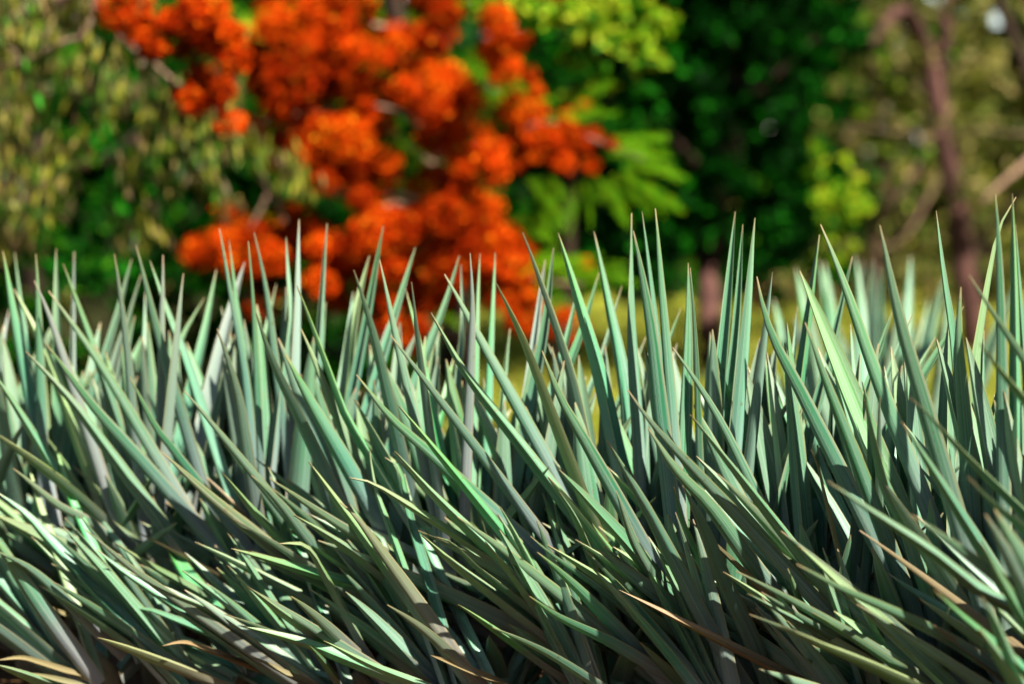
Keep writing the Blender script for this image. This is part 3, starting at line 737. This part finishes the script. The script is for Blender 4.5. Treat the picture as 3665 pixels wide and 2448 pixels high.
# leaf records: tile, flags, width, then points from the tip down the blade
#   f leans to the camera, b leans away, y yellowish (with painted sunlight), d dry, g grey bloom, e emerald (with painted shade), digits after @ name the plant
TR = '''
A f 75 18,345 90,800 215,1430
A b 35 92,355 120,620 160,900
A f 45 225,365 240,850
A b 50 350,330 360,900
A f 50 393,425 490,700 590,980
A bg 35 460,350 455,1100
A by 90 85,580 220,850 330,1100 480,1500
A fg 55 215,530 310,760 400,1030
A f 75 305,595 640,1080 930,1560
A f 80 290,925 560,1290 800,1560
A f 75 160,970 450,1290 650,1560
A f 60 -60,1080 80,1290 210,1500
A fg 75 715,365 790,900 830,1300
A b 55 820,395 740,720 640,1060
A b 45 880,490 800,780 700,1300
A f 95 850,310 1000,900 1200,1560
A b 60 935,405 1040,720 1150,1000 1280,1400
A fg 60 1018,370 1005,900 1000,1400
A fg 70 1142,485 1110,800 1050,1400
A b 35 1275,635 1150,860 1080,1050
A b 65 1350,460 1290,800 1200,1200
A be 45 905,600 890,1000 880,1230
A f 60 1370,205 1440,620 1530,1100 1570,1500
A b 45 1428,280 1490,800 1590,1350
A bg 110 1525,415 1400,900 1290,1400
A f 35 1550,285 1580,700 1600,1100
A f 75 1355,830 1470,1200 1530,1560
A b 45 1378,690 1440,1050 1490,1300
A f 45 1150,1215 1440,1568
A f 50 810,1130 960,1430 1060,1560
A bg 50 60,700 10,1000 -20,1300
A by 60 320,1240 440,1560
B f 60 18,230 100,620 150,1000
B f 50 215,260 240,700 205,1000
B fg 60 295,150 290,700 270,1250
B b 55 470,175 430,800 400,1200
B b 30 155,550 125,700 80,900
B f 95 30,730 130,1020 340,1450
B f 65 285,560 430,950 600,1400 700,1560
B f 90 210,990 370,1300 520,1560
B fy 65 310,830 430,1130 590,1530
B by 80 735,375 640,800 600,1200
B b 70 820,190 740,680 650,1150
B f 95 640,465 760,850 880,1350
B f 55 800,400 880,800 980,1250
B b 70 1020,325 900,740 780,1150
B f 70 1000,540 1040,900 1110,1400
B b 35 960,580 1040,900 1080,1100
B b 55 1295,375 1220,650 1090,1000
B b 40 1305,430 1320,800 1290,1150
B fg 60 1365,360 1375,750 1350,1400
B b 35 1425,360 1410,600 1400,900
B b 50 1520,355 1490,900 1470,1400
B f 85 1205,490 1420,890 1742,1470
B f 85 1120,730 1340,1120 1680,1560
B f 60 868,870 1100,1180 1390,1560
B f 65 655,1115 860,1380 1060,1560
B f 35 920,1310 1100,1530
B be 70 635,600 600,1000 560,1280
B b 45 1610,830 1575,1200 1560,1400
B bg 110 850,800 760,1300 700,1560
B b 60 1265,1000 1200,1300 1150,1500
P fy 55 1775,1010 1875,1217 1955,1418 2024,1595
C f 85 125,230 290,690 440,1150 520,1500
C bg 70 262,400 210,850 150,1300
C b 75 315,325 270,800 180,1300
C f 120 345,235 480,700 610,1150 700,1560
C b 55 600,480 510,800 400,1100
C b 50 470,570 400,900 330,1150
C b 95 568,225 650,650 750,1150 790,1560
C b 40 740,565 620,1000 510,1300
C f 75 800,110 800,700 840,1400
C f 110 815,220 920,800 980,1300
C be 45 868,100 920,550 970,1000
C f 75 952,80 990,600 1050,1300
C b 25 1110,700 1040,900 980,1100
C b 75 1155,420 1150,900 1130,1450
C f 35 1170,450 1200,900 1220,1400
C be 75 1448,100 1400,700 1340,1350
C b 65 1495,180 1460,800 1400,1400
C f 75 1570,140 1530,700 1470,1400
C fg 60 1680,475 1620,1000 1560,1500
P f 36 2408,1242 2506,1389 2592,1538 2700,1760
C f 55 780,1210 930,1430 1060,1568
C f 75 245,965 350,1250 530,1568
C f 40 1170,1365 1330,1568
C be 50 990,1025 1010,1260 1020,1500
C bg 50 1310,1010 1290,1300 1270,1500
C be 45 280,920 370,1150 420,1300
D f 100 78,505 150,830 350,1230 520,1568
D f 100 475,180 620,560 800,1080 980,1540
D b 75 465,245 400,750 340,1200
D be 40 330,690 300,1100 260,1400
D by 125 345,470 500,850 700,1350
D f 75 378,790 500,1150 660,1568
D b 60 670,380 580,800 480,1200
D f 130 845,185 960,750 1120,1300 1200,1568
D b 50 930,700 830,1000 750,1250
D b 40 1040,745 900,1100 800,1350
D b@12 70 690,370 715,650 720,800
D b@12 50 740,400 745,750
D b@12 70 800,395 800,900
D b@12 50 850,430 850,800
D b@13 55 1035,370 1010,720
D b@12 60 500,410 530,700
D b@12 50 465,400 500,650
D b@12 60 320,450 370,700
D b@12 60 180,640 240,900
D b@13 70 1245,500 1150,900
D b@13 60 1150,640 1120,950
D be 60 1195,95 1240,500 1300,900 1350,1400
D f 100 1350,570 1330,900 1380,1568
D b 45 1190,885 1100,1050 1000,1250
D b 55 1365,690 1250,900 1100,1150
D f 90 1565,-10 1590,500 1610,1500
D f 90 1670,-10 1680,600 1690,1500
D fy 75 1690,10 1640,90 1560,300 1440,1000 1440,1400
D f 60 1405,500 1560,750 1742,1020
D f 70 1470,920 1600,1100 1742,1270
D be 60 1490,840 1480,1100 1470,1300
D be 40 1690,180 1720,700 1742,1000
D be 50 870,1060 900,1300 920,1568
P f 42 3084,1366 3113,1492 3118,1800 3090,2105
P f 42 3256,1420 3354,1515 3451,1625 3680,1850
D be 50 980,1060 960,1230 940,1400
D f 35 840,1250 840,1568
D b 60 1555,1240 1600,1400 1640,1568
D b 45 1440,1350 1490,1460 1540,1560
D f 45 980,1410 1080,1568
D be 50 660,800 680,1100 700,1300
D by 50 525,1100 560,1400
D b 35 455,1240 470,1450
E f 95 -60,60 430,420 860,830
E f 65 80,290 330,500 520,600 690,740
E f 110 -40,560 350,760 700,940 880,1070
E by 40 185,690 400,920 640,1180
E f 55 505,650 780,880 940,990
E be 45 575,770 700,880 820,960
E f 75 770,905 1020,1030 1300,1150 1654,1400
E f 50 680,730 900,870 1250,1060
E f 75 960,195 1220,440 1560,720
E b 110 950,660 1080,890 1200,1060
E by 60 1135,195 1290,390 1400,510
E f 60 1320,320 1480,520 1600,650
E f 45 1370,765 1654,850
E f 35 1480,1000 1654,1110
E b 50 640,1065 770,1180 900,1300
E by 70 600,1180 900,1290 1150,1440
E fy 65 580,1290 850,1390 1230,1530
E b 80 -10,1130 200,1320 440,1500
E f 95 -40,690 220,1080 480,1420
E fd 50 175,1135 200,1108 270,1110 480,1190 820,1290
E bd 40 360,970 480,1030 620,1150
E be 35 750,1130 870,1120 1000,1170
E by 60 940,1080 1150,1190 1340,1370
E b 80 900,1230 1150,1340 1500,1530
E by 45 550,1120 720,1160 980,1300
E b 60 -30,1240 150,1330 400,1530
E fd 35 300,635 440,655 550,750
E by 50 160,240 230,500 300,700
E be 60 -20,430 150,560 260,680
E fd 30 -20,1425 120,1410 240,1440 400,1490
E fd 30 180,1500 380,1550
E fd 26 960,1340 1090,1320 1250,1370 1500,1460
E fd 30 1380,1330 1500,1380 1654,1480
E f 70 -30,1450 300,1568
E b 45 1440,1130 1600,1300 1654,1350
E f 40 1330,1150 1654,1270
E f 70 -40,770 200,900 520,1200
E b 60 330,150 400,420 520,700
E b 55 700,100 720,400 760,700
F f 75 110,350 420,560 760,770
F f 75 250,565 560,760 870,990 1250,1190
F f 70 0,330 150,480 290,660
F b 50 100,280 200,540 280,760
F f 60 340,250 480,450 620,640
F f 45 525,490 620,580 700,690
F b 95 650,280 740,570 920,900 980,1110
F b 40 700,180 730,400 830,680
F be 80 720,150 800,450 870,780
F b 55 790,225 850,250 890,330 930,560 1000,800
F f 80 850,190 1070,440 1400,760
F by 60 990,150 1150,290 1240,440
F be 30 1050,125 1200,190 1300,380 1350,540
F b 60 660,685 700,668 760,690 830,850 930,980
F f 55 165,735 320,750 420,900 520,1080
F b 60 240,600 400,760 540,920
F be 100 380,480 480,680 600,930 700,1190
F by 110 0,540 180,760 360,950
F by 85 410,1005 620,1160 900,1390 1080,1568
F f 70 235,1045 400,1190 520,1300
F f 60 805,1095 1050,1270 1360,1560
F f 75 1010,685 1200,860 1450,1050
F f 55 1095,695 1200,740 1330,870 1600,1080
F by 65 1180,655 1350,900 1600,1250
F b 75 1195,1105 1400,1320 1654,1560
F f 55 1225,1095 1450,1250 1654,1390
F be 45 1325,1040 1500,1170 1654,1300
F fd 35 1060,1395 1300,1490 1500,1560
F f 50 430,1310 700,1450 960,1550
F f 50 345,1340 430,1440 520,1560
F b 90 -10,1160 210,1380 430,1560
F f 75 -60,1220 300,1320 560,1420
F b 60 905,320 960,560 1150,1000 1250,1200
F by 60 990,470 1060,600 1140,750
F be 70 1380,560 1470,780 1654,1000
F by 45 1280,30 1400,180 1540,450
F b 55 1525,150 1540,350 1620,650
F f 40 1385,720 1500,870 1560,950
F f 30 580,345 720,380 800,430
F fd 40 810,1410 1000,1560
F f 60 -20,990 200,1160 480,1340
F f 70 -40,770 250,880 400,960
F fd 45 810,1090 900,1200 960,1290
F fd 30 -40,1260 150,1370 300,1420
F fd 45 0,1400 200,1500 340,1568
G b 70 245,250 340,560 440,900 520,1100
G by 50 385,100 400,300 440,560
G b 80 390,90 480,370 640,700 800,1050
G f 85 335,300 560,540 860,880 1200,1350 1330,1560
G f 65 335,430 440,610 570,930
G by 80 515,95 590,420 680,800
G be 50 600,150 640,420 700,620
G f 85 615,125 820,480 1000,820 1210,1220 1440,1568
G b 75 695,135 880,420 1050,700 1130,930
G by 65 805,85 890,330 970,650
G f 95 860,50 1010,290 1210,500 1430,800
G be 75 970,60 1060,240 1220,460 1390,640
P b 46 2545,1350 2590,1500 2646,1790 2713,2044 2767,2256
P be 68 2546,1409 2580,1425 2665,1578 2762,1712 2828,1923 2870,2105
G b 55 1360,10 1440,460 1560,850 1654,1150
G be 50 1145,235 1250,430 1390,610
G f 85 1065,390 1200,680 1300,950 1450,1260 1560,1560
G f 60 670,420 760,700 870,900
G be 150 345,610 560,880 860,1130 1240,1500
G f 45 165,690 210,735 330,830 490,940 700,1100
G f 85 205,785 420,980 700,1260 900,1480
G f 85 160,1045 320,1160 620,1300 850,1430
G f 70 -60,1230 250,1370 560,1560
G by 80 -40,1350 100,1470 200,1568
G b 50 420,1370 480,1480 540,1568
G be 50 500,1350 640,1440 760,1540
G by 50 730,1340 860,1500
G bg 130 1070,570 1180,800 1300,1060 1420,1340
G f 40 1015,400 1050,560 1120,720
P f 32 2677,2123 2816,2201 3064,2334
P f 24 2725,2117 2877,2213 3052,2310
P be 20 2622,2334 2720,2338 2816,2358 3040,2425
P fg 36 2713,2392 2865,2448
G be 45 290,900 350,1080 420,1300
P b 80 2674,1308 2728,1464 2786,1600 2843,1900 2880,2100
P be 66 2748,1291 2803,1464 2860,1600 2925,1800 2975,2100 3010,2400
P f 62 3095,1430 3166,1730 3239,1875 3300,2044
H be 110 430,150 480,350 600,650 690,830
H fd 30 395,180 430,260 450,340
H f 90 490,365 800,580 1100,780 1400,1020 1600,1120
H f 80 310,855 550,990 850,1120 1200,1290 1500,1480
H fy 75 210,1220 450,1330 700,1430 950,1540
H fy 45 255,880 300,1020 350,1150
H f 45 370,1415 470,1500 540,1568
H bg 75 575,1180 680,1310 790,1410
H f 60 640,1030 720,1150 800,1280 900,1440
H by 90 800,1250 900,1400 1020,1568
H be 95 870,880 950,1060 1050,1280 1200,1568
H f 75 985,565 1150,680 1380,850
H b 60 985,575 1060,740 1200,950
H be 55 1015,255 1160,440 1330,680
H be 80 940,25 1100,240 1200,430 1350,740
H fg@11 110 1425,560 1530,760 1654,1000
H f@11 120 1480,530 1560,700 1654,870
H be@11 60 1330,540 1390,800 1400,1000
H f@11 90 1400,720 1520,960 1654,1180
H f@11 90 1405,1050 1480,1200 1560,1400
H b@11 70 1475,1120 1654,1300
H b@11 90 1130,930 1260,1050 1370,1200
H f@11 50 1125,1010 1280,1160 1420,1280
H by 90 1185,1320 1300,1450 1400,1568
H be 70 850,910 940,980 1100,1080 1330,1230
H f 45 1155,1375 1230,1560
H fd 40 1110,1210 1320,1370
H fd@11 30 1360,1360 1500,1380
H f@11 70 1390,1240 1500,1400
H by 85 945,90 955,300 965,560
H b 55 1250,40 1300,180 1430,430
H f 70 1325,340 1450,480 1654,640
H be 60 1530,90 1654,250
H be 60 1450,60 1520,250 1600,430
'''
NST = 20
UA = (-1.0, -0.55, 0.0, 0.55, 1.0)
UB = (1.0, 0.72, 0.38, 0.0, -0.38, -0.72, -1.0)
def prof(t):
    """relative blade width, t from base to tip"""
    return np.interp(t, [0, .12, .28, .45, .62, .8, .9, .96, 1.0], [.82, .90, 1.0, .98, .87, .61, .37, .18, .03])
def make_leaf(P, W, center, parent, props, face=0.45, teeth=True, twist=0.0):
    """P: points from base to tip in space; W: greatest width; center: plant axis foot"""
    P = np.array(catmull(P, NST))
    n = len(P)
    T = np.gradient(P, axis=0); T /= np.linalg.norm(T, axis=1, keepdims=True)
    ts = np.linspace(0, 1, n)
    Qh = np.array((center[0], center[1], 2.4))
    camp = np.array((0, 0, CAM_H))
    va, verts, faces, uvs, mi = None, [], [], [], []
    Nn, Sd = [], []
    prev = None
    for i in range(n):
        nv = Qh - P[i]; nv = nrm(nv - T[i] * np.dot(nv, T[i]))
        if prev is not None:
            nv = nrm(0.5 * nv + 0.5 * prev); nv = nrm(nv - T[i] * np.dot(nv, T[i]))
        prev = nv
        Nn.append(nv)
    Nn = np.array(Nn)
    # quarter turn that each blade takes on its way up, so that few stand exactly edge on
    k = n // 2
    vdir = nrm(camp - P[k])
    vd = nrm(vdir - T[k] * np.dot(vdir, T[k]))
    dt = float(np.dot(Nn[k], vd))
    ang0 = math.acos(max(-1, min(1, dt)))
    want = math.acos(max(-1, min(1, face)))
    extra = 0.0
    if abs(dt) < abs(face) or dt * face < 0 or abs(dt) > 0.9:
        sgn = math.copysign(1.0, np.dot(np.cross(Nn[k], vd), T[k]))
        extra = max(-1.0, min(1.0, sgn * (ang0 - want)))
    for i in range(n):
        a = (extra + twist) * min(1.0, ts[i] / 0.35)
        v = Nn[i]; kx = T[i]
        Nn[i] = v * math.cos(a) + np.cross(kx, v) * math.sin(a)
    Sd = np.cross(T, Nn)
    hw = prof(ts) * W * 0.5
    for i in range(n):
        ch = hw[i] * (0.50 + 0.25 * ts[i])          # channel depth
        th = max(0.003, hw[i] * (0.58 - 0.18 * ts[i]) + 0.008 * (1 - ts[i]))
        for u in UA:
            verts.append(P[i] + Sd[i] * u * hw[i] + Nn[i] * (ch * (abs(u) ** 1.8) - 0.3 * ch))
            uvs.append((u * 0.5 + 0.5, ts[i]))
        for u in UB:
            verts.append(P[i] + Sd[i] * u * hw[i] + Nn[i] * (ch * (abs(u) ** 1.8) - 0.3 * ch - th * math.sqrt(max(0, 1 - u * u))))
            uvs.append((u * 0.5 + 0.5, ts[i]))
    na, nb = len(UA), len(UB); m = na + nb
    for i in range(n - 1):
        for k in range(na - 1):
            a = i * m + k
            faces.append((a, a + 1, a + m + 1, a + m)); mi.append(0)
        for k in range(nb - 1):
            a = i * m + na + k
            faces.append((a, a + 1, a + m + 1, a + m)); mi.append(1)
    me = bpy.data.meshes.new('leaf')
    me.from_pydata([tuple(v) for v in verts], [], faces)
    me.materials.append(M['upper']); me.materials.append(M['lower'])
    me.polygons.foreach_set('material_index', mi)
    me.polygons.foreach_set('use_smooth', [True] * len(faces))
    ul = me.uv_layers.new(name='leaf_uv')
    li = np.empty(len(me.loops), dtype=np.int32); me.loops.foreach_get('vertex_index', li)
    ul.data.foreach_set('uv', np.asarray(uvs, dtype=np.float32)[li].ravel())
    o = link('leaf', me); keep(o, parent)
    for k_, v_ in props.items():
        o[k_] = v_
    # terminal spine
    tip, tv = P[-1], T[-1]
    r0 = max(hw[-1] * 1.05, 0.0022)
    V, F = tube_geo([tip - tv * 0.006, tip + tv * 0.012, tip + tv * 0.030], [r0, r0 * 0.62, 0.0005], 6)
    s = new_mesh('spine', V, F, M['spine'], None, True); s.parent = o
    s.matrix_parent_inverse = Matrix.Translation(-Vector(parent.location))
    if teeth:
        V, F = [], []
        seglen = np.linalg.norm(P[-1] - P[0])
        nt_ = int(seglen / 0.026)
        for sgn in (-1, 1):
            for q in range(3, nt_):
                t = (q + RNG.uniform(-0.25, 0.25)) / nt_
                if t > 0.9:
                    break
                pt = np.array([np.interp(t, ts, P[:, c]) for c in range(3)])
                ii = min(n - 1, int(t * (n - 1) + 0.5))
                h = float(np.interp(t, ts, hw))
                ch = h * (0.50 + 0.25 * t)
                e = pt + Sd[ii] * sgn * h * 0.99 + Nn[ii] * ch * 0.7
                outv = nrm(Sd[ii] * sgn + Nn[ii] * 0.3 + T[ii] * 0.35)
                ln = RNG.uniform(0.007, 0.011)
                b = len(V)
                V += [e - T[ii] * 0.006 - outv * 0.002, e + T[ii] * 0.006 - outv * 0.002, e - Nn[ii] * 0.0025 - outv * 0.002, e + outv * ln]
                F += [(b, b + 1, b + 3), (b + 1, b + 2, b + 3), (b + 2, b, b + 3)]
        if V:
            q = new_mesh('marginal_teeth', V, F, M['tooth'], None, False); q.parent = o
            q.matrix_parent_inverse = Matrix.Translation(-Vector(parent.location))
    return o

PROOT, PCEN, PBASE = [], [], []
for (px, d), lab in zip(PLANTS, PLABEL):
    g = on_ground(px, d)
    pup = lab.startswith('low young')
    t = thing('agave_plant', lab, 'agave', g, 'young agave plants along the front' if pup else 'agave plants in the row' if d < 11 else 'agave plants behind the row')
    PROOT.append(t); PCEN.append(g)
    PBASE.append(proj(g + np.array((0, 0, 0.12 if pup else 0.27))))
    V, F = tube_geo([g + np.array((0, 0, z)) for z in ((-0.05, 0.04, 0.1, 0.16, 0.2) if pup else (-0.05, 0.08, 0.2, 0.34, 0.45))], [0.09, 0.1, 0.09, 0.07, 0.03] if pup else [0.11, 0.13, 0.12, 0.09, 0.04], 12)
    o = new_mesh('stem', V, F, M['stem'], None, True); keep(o, t)

def env(x):
    return float(np.interp(x, [-400, 0, 500, 800, 1150, 1400, 1700, 1900, 2300, 2650, 2930, 3150, 3350, 3640, 4200],
                           [900, 900, 890, 810, 810, 830, 900, 840, 760, 760, 810, 810, 760, 700, 700]))
px_of = lambda p: float(p[0])
COUNT = [0] * len(PLANTS)
for line in TR.strip().splitlines():
    f = line.split()
    ox, oy, sc = TILE[f[0]]
    fl, _, pl = f[1].partition('@')
    w = float(f[2]) / sc
    pts = [np.array((ox + float(a) / sc, oy + float(b) / sc)) for a, b in (q.split(',') for q in f[3:])]
    low, dr = pts[-1], nrm(pts[-1] - pts[-2])
    arc = sum(np.linalg.norm(pts[i + 1] - pts[i]) for i in range(len(pts) - 1))
    if pl:
        bi = int(pl)
    else:
        best = None
        for i, b in enumerate(PBASE):
            if i in (12, 13) or i > 17 or (i > 13 and (f[0] not in 'EF' or arc > 750)):
                continue
            v = b[:2] - low
            s = float(np.dot(v, dr)); pd = abs(v[0] * dr[1] - v[1] * dr[0])
            tot = (arc + np.linalg.norm(v)) / FPX * b[2]
            c = 1.6 * pd + (max(0, 60 - s) * 3) + max(0, tot - 1.55) * 900 + max(0, (0.85 if i < 12 else 0.45) - tot) * 500 + 0.12 * np.linalg.norm(v)
            if 'd' in fl:
                c = pd + np.linalg.norm(v) * 0.7
            if best is None or c < best[0]:
                best = (c, i)
        bi = best[1]
    COUNT[bi] += 1
    b = PBASE[bi]; D0 = PLANTS[bi][1]
    v = b[:2] - low
    # leaf base: on the stem, as near to the line of the blade as the stem allows
    s = max(float(np.dot(v, dr)), 40.0)
    ideal = low + dr * s
    ppm = FPX / D0
    off = ideal - b[:2]
    off[0] = max(-0.28 * ppm, min(0.28 * ppm, off[0])); off[1] = max(-0.40 * ppm, min((0.25 if bi < 14 else 0.1) * ppm, off[1]))
    base = b[:2] + off
    mid = low + dr * min(s * 0.45, np.linalg.norm(base - low) * 0.45)
    pix = [base, 0.35 * low + 0.65 * base if np.linalg.norm(base - low) < 150 else 0.7 * mid + 0.3 * (low + base) / 2] + pts[::-1]
    if np.linalg.norm(base - low) < 150:
        pix = [base] + pts[::-1]
    cur = catmull(pix, 16)
    tot = sum(np.linalg.norm(cur[i + 1] - cur[i]) for i in range(15)) / ppm
    L = max(tot, RNG.uniform(1.35, 1.55) if bi < 14 else RNG.uniform(0.8, 1.0))
    dd = min(0.55, max(0.05, math.sqrt(max(0, L * L - tot * tot)) * 0.6))
    dd *= 1 if 'b' in fl else -1
    if 'd' in fl:
        dd *= 0.6
    Dn = [D0 + dd * (i / 15.0) for i in range(16)]
    P3 = [at(c[0], c[1], d_) for c, d_ in zip(cur, Dn)]
    plow = arc / (tot * ppm)
    Wm = w / ppm / max(0.45, float(prof(1 - min(1, plow)))) * 1.25
    Wm = max(0.035 if 'd' not in fl else 0.025, min(0.15, Wm))
    if 'd' in fl: Wm = min(Wm, 0.028)
    props = {'yellow': 0.0, 'dry': 0.0, 'grey': 0.0, 'emerald': 0.0}
    if 'y' in fl: props['yellow'] = RNG.uniform(0.2, 0.45)
    if 'd' in fl: props['dry'] = RNG.uniform(0.75, 1.0)
    if 'g' in fl: props['grey'] = RNG.uniform(0.4, 0.65)
    if 'e' in fl: props['emerald'] = RNG.uniform(0.5, 0.85)
    if 'f' in fl and 'd' not in fl:
        props['dry'] = RNG.uniform(0.08, 0.42) if f[0] in 'EF' else RNG.uniform(0, 0.10)  # brown ground bounce on shaded undersides, put into the dry tint
    if px_of(pts[0]) > 2000 and 'd' not in fl:
        props['emerald'] = max(props['emerald'], RNG.uniform(0.2, 0.7))  # emerald shading of the right-hand plants, painted into the leaf tint
    make_leaf(P3, Wm, PCEN[bi], PROOT[bi], props, (RNG.uniform(-0.5, 0.5) if 'f' in fl else RNG.uniform(0.4, 0.8)) if 'd' not in fl else 0.8, teeth=('d' not in fl and D0 < 10), twist=RNG.uniform(-0.12, 0.12))

# the leaves of each rosette that stand behind and between the ones above
GA = 2.39996
for bi, (px, d) in enumerate(PLANTS):
    c = PCEN[bi]
    nl = 24 if d < 11 else 22
    pup = bi > 13
    for k in range(nl):
        az = k * GA + bi * 1.7
        f = (k + 0.5) / nl
        el = math.radians(34 + 50 * f + RNG.uniform(-6, 6))
        L = RNG.uniform(0.8, 1.15)
        if pup:
            L *= 0.75
            az = math.radians(RNG.uniform(148, 205)) if k % 4 else math.radians(RNG.uniform(20, 120))
            el = math.radians(RNG.uniform(34, 62) if bi < 18 else RNG.uniform(48, 76))
        dr = np.array((math.cos(az) * math.cos(el), math.sin(az) * math.cos(el), math.sin(el)))
        if dr[1] < -0.25 and not pup:
            L *= 0.62
        base = c + np.array((math.cos(az) * 0.07, math.sin(az) * 0.07, 0.10 + 0.3 * f if not pup else 0.05 + 0.1 * f))
        for _ in range(14):
            q = proj(base + dr * L)
            if q[1] > env(q[0]) + (250 if bi < 5 or bi > 9 else 380):
                break
            L *= 0.92
        sag = -0.03 * L * math.cos(el)
        P3 = [base + dr * L * s + np.array((0, 0, sag * s * s + 0.05 * L * s * (1 - s))) for s in np.linspace(0, 1, 5)]
        dry = 0.9 if (el < math.radians(26) and RNG.random() < 0.5) else 0.0
        props = {'yellow': RNG.uniform(0, 0.15), 'dry': dry, 'grey': RNG.uniform(0, 0.3), 'emerald': RNG.uniform(0, 0.6)}
        make_leaf(P3, (RNG.uniform(0.08, 0.12) if not pup else RNG.uniform(0.045, 0.07)) if not dry else 0.04, c, PROOT[bi], props, RNG.uniform(-0.5, 0.6), teeth=False, twist=RNG.uniform(-0.2, 0.2))

# inner leaves standing up at the back of each rosette
for bi in range(0, 12):
    c = PCEN[bi]
    for k in range(9):
        az = math.radians(RNG.uniform(15, 165)); el = math.radians(RNG.uniform(62, 86))
        L = RNG.uniform(1.05, 1.4)
        dr = np.array((math.cos(az) * math.cos(el), math.sin(az) * math.cos(el), math.sin(el)))
        base = c + np.array((math.cos(az) * 0.08, math.sin(az) * 0.08, RNG.uniform(0.2, 0.4)))
        for _ in range(14):
            q = proj(base + dr * L)
            if q[1] > env(q[0]) + (RNG.uniform(190, 380) if bi < 5 else RNG.uniform(360, 560)):
                break
            L *= 0.95
        P3 = [base + dr * L * s for s in np.linspace(0, 1, 4)]
        props = {'yellow': RNG.uniform(0, 0.08), 'dry': RNG.uniform(0, 0.06), 'grey': RNG.uniform(0.0, 0.4), 'emerald': RNG.uniform(0, 0.45)}
        make_leaf(P3, RNG.uniform(0.075, 0.11), c, PROOT[bi], props, RNG.uniform(0.2, 0.8), teeth=False, twist=RNG.uniform(-0.2, 0.2))

# low outer leaves sweeping forward and to the side
for bi in range(0, 12):
    c = PCEN[bi]
    for k in range(9):
        az = math.radians(RNG.uniform(160, 205) if k % 6 else RNG.uniform(300, 380))
        el = math.radians(RNG.uniform(28, 50))
        L = RNG.uniform(0.85, 1.2)
        dr = np.array((math.cos(az) * math.cos(el), math.sin(az) * math.cos(el), math.sin(el)))
        base = c + np.array((math.cos(az) * 0.08, math.sin(az) * 0.08, RNG.uniform(0.06, 0.25)))
        arch = RNG.uniform(-0.02, 0.03) * L
        P3 = [base + dr * L * s + np.array((0, 0, arch * 4 * s * (1 - s) * 0.6 - 0.05 * s * s)) for s in np.linspace(0, 1, 5)]
        dry = RNG.uniform(0.7, 1.0) if RNG.random() < 0.12 else 0.0
        props = {'yellow': RNG.uniform(0, 0.4), 'dry': dry, 'grey': RNG.uniform(0, 0.4), 'emerald': RNG.uniform(0, 0.4)}
        make_leaf(P3, RNG.uniform(0.055, 0.085) if not dry else 0.04, c, PROOT[bi], props, RNG.uniform(-0.4, 0.6), teeth=False, twist=RNG.uniform(-0.4, 0.4))
